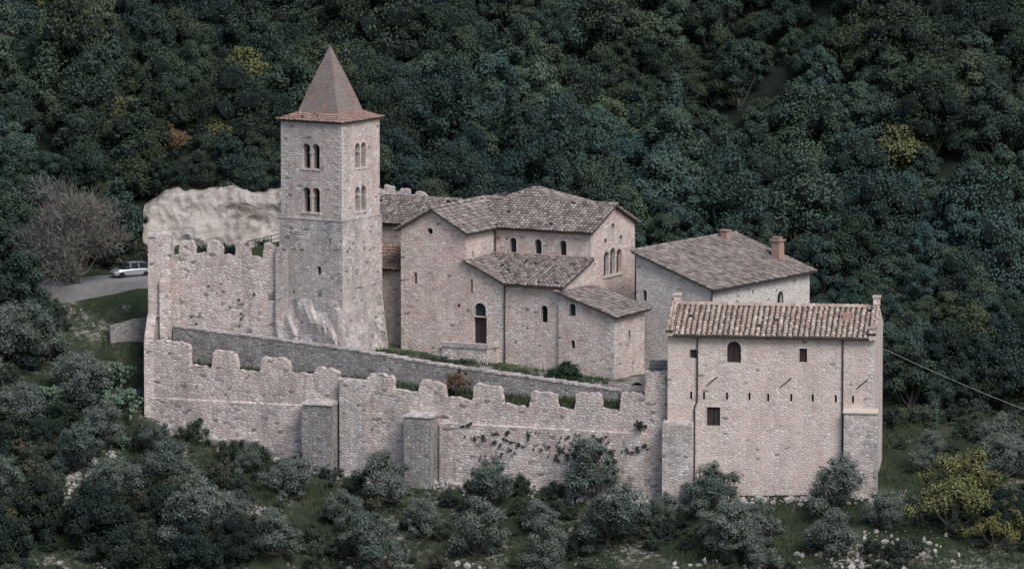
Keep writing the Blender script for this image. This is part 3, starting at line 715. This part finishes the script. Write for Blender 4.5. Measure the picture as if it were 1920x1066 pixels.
# ------------------------------------------------------------------ car (silver hatchback)
def car():
    g=empty("parked_car"); cx,cy,cz_=-37.6,31.2,ROADZ+.15
    a=math.radians(205); ca,sa=math.cos(a),math.sin(a)
    def P(x,y,z): return (cx+ca*x-sa*y,cy+sa*x+ca*y,cz_+z)
    paint=plain("silver_paint",(.42,.45,.48),.3,.5,var=.03); glass=plain("car_glass",(.02,.025,.03),.08,0,var=0); rub=plain("tyre_rubber",(.02,.02,.02),.9); lamp=plain("headlamp",(.7,.7,.72),.2,var=0)
    secs=[(-2.0,.35,.80,.70),(-1.9,.28,.98,.80),(-1.2,.25,1.0,.86),(0,.25,.98,.88),(.9,.25,.94,.87),(1.5,.25,.84,.83),(1.9,.28,.68,.74),(2.02,.38,.55,.62)]
    V=[];F=[]
    for (x,zb,zt,w) in secs:
        for (yy,zz) in ((-w*.85,zb),(-w,zb+.15),(-w,zt-.15),(-w*.88,zt),(w*.88,zt),(w,zt-.15),(w,zb+.15),(w*.85,zb)): V.append(P(x,yy,zz))
    for i in range(len(secs)-1):
        for k in range(8): F.append((i*8+k,i*8+(k+1)%8,(i+1)*8+(k+1)%8,(i+1)*8+k))
    F.append(tuple(range(8))); F.append(tuple((len(secs)-1)*8+k for k in range(8)))
    mk("body",V,F,paint,g,uv=False,smooth=False)
    cs=[(-1.9,.97,.74,.97),(-1.55,.97,.70,1.42),(-.6,.97,.68,1.5),(.3,.95,.68,1.44),(1.15,.90,.76,.93)]
    V=[];F=[]
    for (x,zb,w,zt) in cs:
        for (yy,zz) in ((-.82,zb-.03),(-w*.9,zt),(w*.9,zt),(.82,zb-.03)): V.append(P(x,yy,zz))
    for i in range(len(cs)-1):
        for k in range(3): F.append((i*4+k,i*4+k+1,(i+1)*4+k+1,(i+1)*4+k))
    mk("windows",V,F,glass,g,uv=False)
    V=[P(-1.5,-.62,1.44),P(-1.5,.62,1.44),P(-.6,.66,1.53),P(-.6,-.66,1.53),P(.28,.62,1.47),P(.28,-.62,1.47)]
    mk("roof",V,[(0,1,2,3),(3,2,4,5)],paint,g,uv=False)
    A=Acc()
    for x in (-1.3,1.25):
        for y in (-.8,.8): tube(A,[P(x,y-.1,.32),P(x,y+.1,.32)],.32,14)
    A.mk("wheels",rub,g,uv=False)
    A=Acc(); B=Acc()
    for s in (-1,1):
        A.add([P(1.93,s*.38,.5),P(1.9,s*.68,.52),P(1.72,s*.74,.72),P(1.86,s*.42,.7)],[(0,1,2,3)])
        for x in (-.55,.3): tube(B,[P(x,s*.83,.96),P(x-.02,s*.63,1.46)],.035,5)
    A.V=[(v[0]+ca*.06,v[1]+sa*.06,v[2]+.03) for v in A.V]
    A.mk("headlamps",lamp,g,uv=False); B.mk("pillars",paint,g,uv=False)
car()

# ------------------------------------------------------------------ vegetation meshes
import bmesh
bm=bmesh.new(); bmesh.ops.create_icosphere(bm,subdivisions=1,radius=1)
ICOV=(np.array([v.co[:] for v in bm.verts]),[tuple(v.index for v in f.verts) for f in bm.faces]); bm.free()
def ico(): return ICOV
def leaves(centers,radii,n,size,rng,asp=1.5,fill=.3,upb=.25,twig=False,jit=.55):
    w=radii**2; w=w/w.sum()
    k=rng.choice(len(centers),n,p=w)
    d=rng.normal(size=(n,3)); d[:,2]+=upb*1.2; d/=np.linalg.norm(d,axis=1)[:,None]
    rad=radii[k]*(1-fill*rng.random(n)**1.5+.2*rng.random(n)**2)
    pos=centers[k]+d*rad[:,None]*np.array([1,1,.85])
    nn=d+rng.normal(size=(n,3))*jit; nn/=np.linalg.norm(nn,axis=1)[:,None]
    t=np.cross(nn,rng.normal(size=(n,3))); t/=np.linalg.norm(t,axis=1)[:,None]
    if twig: t=d+rng.normal(size=(n,3))*.45; t[:,2]+=.3; t/=np.linalg.norm(t,axis=1)[:,None]; nn=np.cross(t,rng.normal(size=(n,3))); nn/=np.linalg.norm(nn,axis=1)[:,None]
    b=np.cross(nn,t)
    s=(size*(.6+.8*rng.random(n)))[:,None]
    v=np.stack([pos-t*s*asp*.5,pos+b*s*.5,pos+t*s*asp*.5,pos-b*s*.5],1).reshape(-1,3)
    f=np.arange(n*4).reshape(-1,4)
    return v,f
def tree_mesh(name,seed,R,H,trunk,nb,nl,size,mat,core=.8,asp=1.5,fill=.3,twig=False,rb=(.26,.42),cone=0,lean=.25,jit=.55,cz_=.45,cr=.55,corebias=0,irr=.08):
    rng=np.random.default_rng(seed)
    ch=H-trunk
    cs=[];rs=[]
    lx,ly=rng.normal(size=2)*lean*R*.4
    for i in range(nb):
        u=(i+.5)/nb; az=i*2.39996+rng.normal()*.35
        hz=u**.8
        prof=(math.sqrt(max(0,1-(hz-.3)**2/.53)) if not cone else (1.05-hz))
        r=R*rng.uniform(*rb)*(1-.45*hz*cone)
        rad=max(0,R*prof-r*.75)*rng.uniform(.75-irr,1.06+irr)
        cs.append(np.array([math.cos(az)*rad+lx*hz,math.sin(az)*rad+ly*hz,trunk+r*.7+hz*(ch-r*1.6)+rng.normal()*irr*R])); rs.append(r)
    cs.append(np.array([lx*.5,ly*.5,trunk+ch*cz_])); rs.append(R*cr)
    cs=np.array(cs); rs=np.array(rs)
    v,f=leaves(cs,rs,nl,size,rng,asp,fill,twig=twig,jit=jit)
    V=[tuple(x) for x in v]; F=[tuple(int(i) for i in x) for x in f]; mi=[0]*len(F)
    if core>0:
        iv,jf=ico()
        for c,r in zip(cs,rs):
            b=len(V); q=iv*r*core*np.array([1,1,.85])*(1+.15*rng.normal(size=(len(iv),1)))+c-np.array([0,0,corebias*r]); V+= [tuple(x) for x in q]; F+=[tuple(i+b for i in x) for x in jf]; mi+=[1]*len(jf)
    A=Acc(); r0=.05*R+.06
    tube(A,[(0,0,-.8),(.08*R*rng.normal(),.08*R*rng.normal(),trunk*.6),(0.05*R,0,trunk+ch*.35)],r0,6,r0*.5)
    for c in cs[::2][:10]:
        st=Vector((0,0,trunk*rng.uniform(.6,1.2))); m=(st+Vector(c))/2+Vector((0,0,-.1*R)); tube(A,[st,m,Vector(c)],r0*.45,5,r0*.12)
    b=len(V); V+=A.V; F+=[tuple(i+b for i in x) for x in A.F]; mi+=[2]*len(A.F)
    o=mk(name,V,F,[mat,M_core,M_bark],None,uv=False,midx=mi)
    me=o.data; bpy.data.objects.remove(o); return me
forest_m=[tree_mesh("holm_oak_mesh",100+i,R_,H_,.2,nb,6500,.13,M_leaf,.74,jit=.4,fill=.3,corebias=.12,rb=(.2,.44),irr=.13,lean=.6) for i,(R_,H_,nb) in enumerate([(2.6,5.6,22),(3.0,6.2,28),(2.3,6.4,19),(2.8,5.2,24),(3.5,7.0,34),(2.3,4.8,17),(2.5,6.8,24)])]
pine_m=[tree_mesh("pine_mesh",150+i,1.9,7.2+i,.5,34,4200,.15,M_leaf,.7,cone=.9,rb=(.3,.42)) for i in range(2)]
def placemesh(name,me,x,y,s=1,rot=None,parent=None,dz=0,sz=1,col=None,z=None):
    o=bpy.data.objects.new(name,me); COL.objects.link(o); o.location=(x,y,(height(x,y) if z is None else z)+dz); o.scale=(s*random.uniform(.9,1.12),s*random.uniform(.9,1.12),s*sz); o.rotation_euler=(random.uniform(-.1,.1),random.uniform(-.1,.1),random.uniform(0,6.28) if rot is None else rot)
    if parent: o.parent=parent
    if col: o.color=(*col,1)
    return o
def near_road(x,y):
    return any(math.hypot(x-a,y-b)<3.8 for a,b in rp)
def allowed(x,y):
    if near_road(x,y): return False
    if x<-37.5: return y>34
    if x<-17: return y>41.6
    if x<30: return y>39.5
    if x<36: return y>31
    return y>(13+ (x-36)*.1)
fo=empty("forest"); cnt=0
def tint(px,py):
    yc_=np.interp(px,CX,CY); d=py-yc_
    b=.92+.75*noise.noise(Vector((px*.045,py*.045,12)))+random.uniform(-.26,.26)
    if -14<d<3 and px>-30: b+=.38  # bright ridge crest painted into the tree colour
    if 6<d<36 and px>-30: b*=.55  # valley shade behind the crest painted in by darkening tree colour
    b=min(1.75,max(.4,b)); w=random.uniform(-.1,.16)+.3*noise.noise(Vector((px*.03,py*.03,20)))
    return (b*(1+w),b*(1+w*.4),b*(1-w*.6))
y=12.0
while y<158:
    st=3.1 if y<60 else 3.35
    x=-74.0
    while x<78:
        px,py=x+random.uniform(-1.4,1.4),y+random.uniform(-1.4,1.4)
        if allowed(px,py) and abs(px)<54+.11*py:
            dens=noise.noise(Vector((px*.05,py*.05,2)))
            s=random.choice((random.uniform(.62,.85),random.uniform(.85,1.1),random.uniform(1.0,1.4)))*(1 if py>45 else .8)*(1+.3*dens)
            m=random.choice(forest_m) if random.random()>.04 else random.choice(pine_m)
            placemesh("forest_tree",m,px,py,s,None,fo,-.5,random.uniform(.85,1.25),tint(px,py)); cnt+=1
        x+=st
    y+=st
for i in range(13):   # oaks overhanging the rock face
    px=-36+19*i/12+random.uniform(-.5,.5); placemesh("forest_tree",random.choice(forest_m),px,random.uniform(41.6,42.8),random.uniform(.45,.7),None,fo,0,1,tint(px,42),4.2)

olive_m=[tree_mesh("olive_mesh",200+i,2.5,4.5,.4,30,11000,.07,M_olive,.4,3.4,1.0,rb=(.16,.36),lean=1.0,corebias=.2,irr=.18) for i in range(6)]
yel_m=tree_mesh("yellow_mesh",301,3.2,5.6,.2,40,12000,.09,M_yel,.45,2.4,1.0,rb=(.15,.32),lean=.9,irr=.18)
aut_m=tree_mesh("autumn_mesh",302,2.4,4.6,.8,20,3400,.12,M_autumn,.45,1.7,.9,irr=.16)
yel2_m=tree_mesh("yellow_oak_mesh",303,2.5,5.2,.8,26,4800,.14,M_yel,.7,1.5,.5,irr=.14)
bare_m=tree_mesh("bare_mesh",304,4.6,8.0,.8,46,15000,.042,M_twig,0,14,1.0,twig=True,rb=(.2,.4),irr=.15)
scrub_m=[tree_mesh("scrub_mesh",400+i,1.5,1.9,.05,12,2800,.09,M_scrub,.6,2.1,.9,lean=1.0,irr=.2) for i in range(5)]
for (x,y,s) in [(7.7,-3.6,1.2),(-2,-3.2,1.0),(-11,-1.4,1.15),(18,-8.8,1.1),(29.2,-10.6,1.15),(-21.5,.5,1.05),(-33,2,1.0),(-3.2,-11,1.15),(8.6,-12.2,1.2),(18.8,-14.6,1.15),(29,-16.6,1.1),(-21.8,-9,1.1),(-30.5,-7.5,1.35),(-41.5,3.5,1.1),(-42,13.5,1.2),(-44.6,18.6,1.3),(-37.5,-1,1.0),(-47,10,1.1),(45.5,-6,1.1),(39,-3,.75),(-12,-11.5,1.1),(47,-2,1.1),(-39,8.5,.9),(2.5,-14.5,1.0),(-48,-2,1.2),(-50,17,1.3),(-27,-5,.9),(13,-10,.8),(24,-13,.8),(-8,-7,.8),(3,-8,.75),(-16,-4.5,.8),(34,-13,.8),(23,-18,.8),(-34,9.5-2.5,.7),(-26,4,.6)]:
    placemesh("olive_tree",random.choice(olive_m),x,y,s,None,None,-.25,random.uniform(.85,1.15))
placemesh("broom_tree",yel_m,40.5,-14.5,1.25); placemesh("broom_tree",yel_m,44,-17,.8); placemesh("broom_tree",yel_m,-46.5,-9,.6); placemesh("broom_tree",yel_m,-18.5,-13.5,.4)
placemesh("bare_tree",bare_m,-42.8,27,1.25,None,None,-.3)
for (x,y,s) in [(-37,47,.9),(-34,46,.8),(48.5,52,.9),(25,60,.6)]: placemesh("autumn_tree",aut_m,x,y,s,dz=1.8)
for (x,y,s) in [(-39.5,50,.9),(-28,62,1.0),(-48,72,1.1),(-32,85,1.0),(-30,48,.7),(42,100,1.2)]: placemesh("yellow_oak_tree",yel2_m,x,y,s,dz=1.5)
for (x,y,s) in [(-48.0,22.6,1.15),(-51.5,21.5,1.3),(-45.6,21.5,.95),(-55,21,1.4),(-49,34.4,1.1),(-46,17.5,.9),(-53,17,1.1)]:
    b=random.uniform(.6,.9); placemesh("holm_oak_tree",random.choice(forest_m),x,y,s,None,None,-.5,1.05,(b,b,b))
sc=empty("scrub")
n_s=0
def free(x,y):
    if -36.5<x<35 and y>wallY(x)-1.6: return False
    if x>=14.5 and x<36 and y>-9.8: return False
    if -43.0<x<-35 and 17<y<34: return False
    return True
while n_s<1000:
    x=random.uniform(-57,60); y=random.uniform(-26,38)
    if not free(x,y) or (y>24 and -36<x<36): continue
    if x>36 and y<8 and random.random()<.7: continue
    if -8<x<36 and random.random()<.25: continue
    if noise.noise(Vector((x*.16,y*.16,5)))<(-.08 if x>-36 else -.12) and random.random()<.9: continue
    if any(math.hypot(x-a,y-b)<3.6 for a,b in rp): continue
    s=random.uniform(.25,.95)*(1.3 if x<-35 else 1)
    placemesh("scrub_bush",random.choice(scrub_m),x,y,s,None,sc,-.12,random.uniform(.6,1.3)); n_s+=1
for i in range(30):
    x=random.uniform(-33,-18); placemesh("scrub_bush",random.choice(scrub_m),x,random.uniform(35.6,36.6),random.uniform(.6,1.05),None,sc,-.1,1.4)
for (x,y,s) in [(-33,-4,2.0),(-38,-9,2.4),(-44,-7,2.2),(-47,-12,2.2),(-29,-12,2.0),(-26,-9.5,1.6),(-13,-9,1.1),(46,-16,1.8),(49,-12,2.0),(-50,4,2.0),(-45,7,1.6),(-35,-13,1.8)]:
    b=random.uniform(.45,.7); placemesh("dark_shrub",forest_m[int(x)%6],x,y,s*.42,None,None,-.5,1,(b,b,b))
def plantz(name,me,x,y,z,s,sz=1):
    o=bpy.data.objects.new(name,me); COL.objects.link(o); o.location=(x,y,z); o.scale=(s,s,s*sz); o.rotation_euler=(0,0,random.random()*6); return o
plantz("laurel_bush",forest_m[1],4.6,5.2,-10.3,.6,.6).color=(.7,.8,.6,1); plantz("small_autumn_bush",aut_m,-5.2,4.0,-11.2,.55,1.05)
for i in range(6): plantz("low_hedge",scrub_m[i%3],-8.2+.8*i,11.4-.3*i,-8.95,.5,.6)
for i in range(26):
    x=-32+random.random()**1.5*30; t=random.random(); plantz("garden_shrub",random.choice(scrub_m),x,wallY(x)+1.2+t*(inY(x)-wallY(x)-1.6),gz_(x,t)-.1,random.uniform(.25,.55))
plantz("climbing_shrub",scrub_m[0],12.0,-4.1,-13.2,.4,1.1)
def cactus(x,y,s,seed):
    rr=random.Random(seed); A=Acc(); iv,jf=ico(); z0=height(x,y)
    def pad(p,d,sz,lev):
        d=Vector(d).normalized(); nrm=d.cross(Vector((rr.uniform(-1,1),rr.uniform(-1,1),rr.uniform(-.3,.3)))).normalized(); b=d.cross(nrm); c=Vector(p)+d*sz*.5
        V=[tuple(c+d*v[0]*sz*.55+b*v[1]*sz*.38+nrm*v[2]*sz*.09) for v in iv]; A.add(V,jf)
        if lev>0:
            for _ in range(rr.choice((2,2,3))):
                dd=d+Vector((rr.uniform(-.9,.9),rr.uniform(-.9,.9),rr.uniform(-.1,.7))); pad(c+d*sz*.42,dd,sz*rr.uniform(.8,1),lev-1)
    for i in range(7): pad((x+rr.uniform(-1,1)*s,y+rr.uniform(-.8,.8)*s,z0-.1),(rr.uniform(-.5,.5),rr.uniform(-.5,.5),1),.62*s,4)
    A.mk("prickly_pear_cactus",M_cact,None,uv=False,smooth=True)
cactus(-37.6,12.0,1.3,1); cactus(-38.8,15.5,1.2,5); cactus(-45.5,12.5,1.1,2); cactus(-36.8,7.5,.7,3)

rng=np.random.default_rng(5); cs=[];rs=[]
for i in range(60):
    a=i<46
    x=random.uniform(-21.5,-1.5) if a else random.uniform(-50,-24)
    z=random.gauss(-15.3,1.0) if a else random.uniform(-14.5,-11)
    n_=random.choice((2,3,4,5)) if a else 1; r=random.uniform(.1,.26) if a else .1
    for k in range(n_):
        cs.append(FW.p(x+random.uniform(-.6,.6)*(n_>1),-.33 if a else -.08,z+random.uniform(-.3,.3)*(n_>1))); rs.append(r*random.uniform(.4,1))
for i in range(14):
    x=random.uniform(-11,-.5); cs.append(UW.p(x,-.06,random.uniform(-6.5,-1.5))); rs.append(random.uniform(.06,.13))
v,f=leaves(np.array(cs),np.array(rs),6500,.06,rng,3.2,1.0)
mk("wall_plants",v,[tuple(int(i) for i in q) for q in f],M_scrub,uv=False)

def grass(name,pts,h,mat,per=4,seed=3):
    rng=np.random.default_rng(seed); V=[];F=[]
    for (x,y,z) in pts:
        for _ in range(per):
            a=rng.random()*6.28; w=.03+.03*rng.random(); hh=h*(.5+rng.random()); dx,dy=math.cos(a),math.sin(a); ox,oy=rng.normal(size=2)*.15; lx,ly=rng.normal(size=2)*.12
            b=len(V); V+=[(x+ox-dx*w,y+oy-dy*w,z-.05),(x+ox+dx*w,y+oy+dy*w,z-.05),(x+ox+lx,y+oy+ly,z+hh)]; F.append((b,b+1,b+2))
    mk(name,V,F,mat,uv=False)
pts=list(gardenpts)
for i in range(24000):
    x=random.uniform(-55,56); y=random.uniform(-24,28)
    if -36.5<x<14.5 and y>wallY(x)-.3: continue
    if 14.5<=x<34.5 and y>-5.6-(x-14.5)*.14: continue
    if near_road(x,y): continue
    if noise.noise(Vector((x*.2,y*.2,7)))<-.08: continue
    pts.append((x,y,height(x,y)))
grass("grass",pts,.4,M_grassb)
def scree(pts):
    iv,jf=ico(); rng=np.random.default_rng(9); V=[];F=[]
    for (x,y,s) in pts:
        q=iv*(s*(.6+.8*rng.random((1,3))))*(1+.22*rng.normal(size=(len(iv),1)))+np.array([x,y,height(x,y)+s*.05]); b=len(V)
        V+=[tuple(c) for c in q]; F+=[tuple(i+b for i in t) for t in jf]
    mk("scree",V,F,M_stone1,uv=False)
pts=[]
for (cx,cy,rx,ry,n) in [(33,-18,6,4,480),(-16,-13,4,5,420),(-26,-4,3,5,360),(-38,2,6,3,450),(-45,-4,5,4,350),(-35,-10,5,4,280),(-41,9,3,5,240),(20,-18,8,3,100),(0,-14,10,3,100)]:
    for i in range(n): pts.append((cx+random.gauss(0,.5)*rx,cy+random.gauss(0,.5)*ry,.06+.32*random.random()**4))
for i in range(900):
    x=random.uniform(-34,14); pts.append((x,wallY(x)-.3-abs(random.gauss(0,.9)),.08+.45*random.random()**4))
for i in range(300):
    x=random.uniform(14.5,33.5); pts.append((x,-5.5-(x-14.5)*.14-.2-abs(random.gauss(0,.7)),.08+.35*random.random()**4))
scree(pts)

g=empty("utility_pole"); A=Acc(); hz=height(60,-18); tube(A,[(60,-18,hz-1),(60,-18,hz+9)],.16,8,.1); A.add(*box(WORLD,59.2,60.8,-18.06,-17.94,hz+8.4,hz+8.55)); A.mk("pole",M_bark,g,uv=False)
A=Acc(); p0=Vector(Hs.p(.1,2.0,-5.0)); p1=Vector((60,-18,hz+8.5)); pts=[]
for i in range(25):
    t=i/24; q=p0.lerp(p1,t); q.z-=1.2*4*t*(1-t)*.5; pts.append(q)
tube(A,pts,.024,5); A.mk("cable",plain("cable",(.25,.25,.25),.6),g,uv=False)
g=empty("street_lamp"); A=Acc(); lx,ly=40.2,4.0; lz=height(lx,ly); tube(A,[(lx,ly,lz),(lx,ly,lz+3.0)],.06,8); A.add(*box(WORLD,lx-.12,lx+.12,ly-.12,ly+.12,lz+3.0,lz+3.3)); A.add(*box(WORLD,lx-.2,lx+.2,ly-.2,ly+.2,lz+3.3,lz+3.38)); A.mk("post",plain("green_metal",(.05,.12,.08),.5),g,uv=False)

# ------------------------------------------------------------------ light
SUN_EL,SUN_ROT=math.radians(48),math.radians(146)
w=bpy.data.worlds.new("World"); scene.world=w; w.use_nodes=True; nt=w.node_tree
bg=nt.nodes["Background"]; sky=nt.nodes.new("ShaderNodeTexSky"); sky.sky_type='NISHITA'; sky.sun_disc=False; sky.sun_elevation=SUN_EL; sky.sun_rotation=SUN_ROT; sky.dust_density=2.0
nt.links.new(sky.outputs[0],bg.inputs[0]); bg.inputs[1].default_value=.15
L=bpy.data.lights.new("sun",'SUN'); L.energy=2.9; L.angle=math.radians(28); L.color=(1,.955,.93)
so=bpy.data.objects.new("sun",L); COL.objects.link(so)
sv=Vector((math.sin(SUN_ROT)*math.cos(SUN_EL),math.cos(SUN_ROT)*math.cos(SUN_EL),math.sin(SUN_EL)))
so.rotation_euler=sv.to_track_quat('Z','Y').to_euler()
# ------------------------------------------------------------------ camera
cam=bpy.data.cameras.new("camera"); co=bpy.data.objects.new("camera",cam); COL.objects.link(co)
cam.lens=225; cam.sensor_width=36; cam.clip_end=3000; cam.clip_start=1
pt=math.radians(7); co.location=(0,-600*math.cos(pt),600*math.sin(pt)); co.rotation_euler=(math.radians(90)-pt,0,0)
scene.camera=co
scene.view_settings.view_transform='Standard'; scene.view_settings.look='None'; scene.view_settings.exposure=0
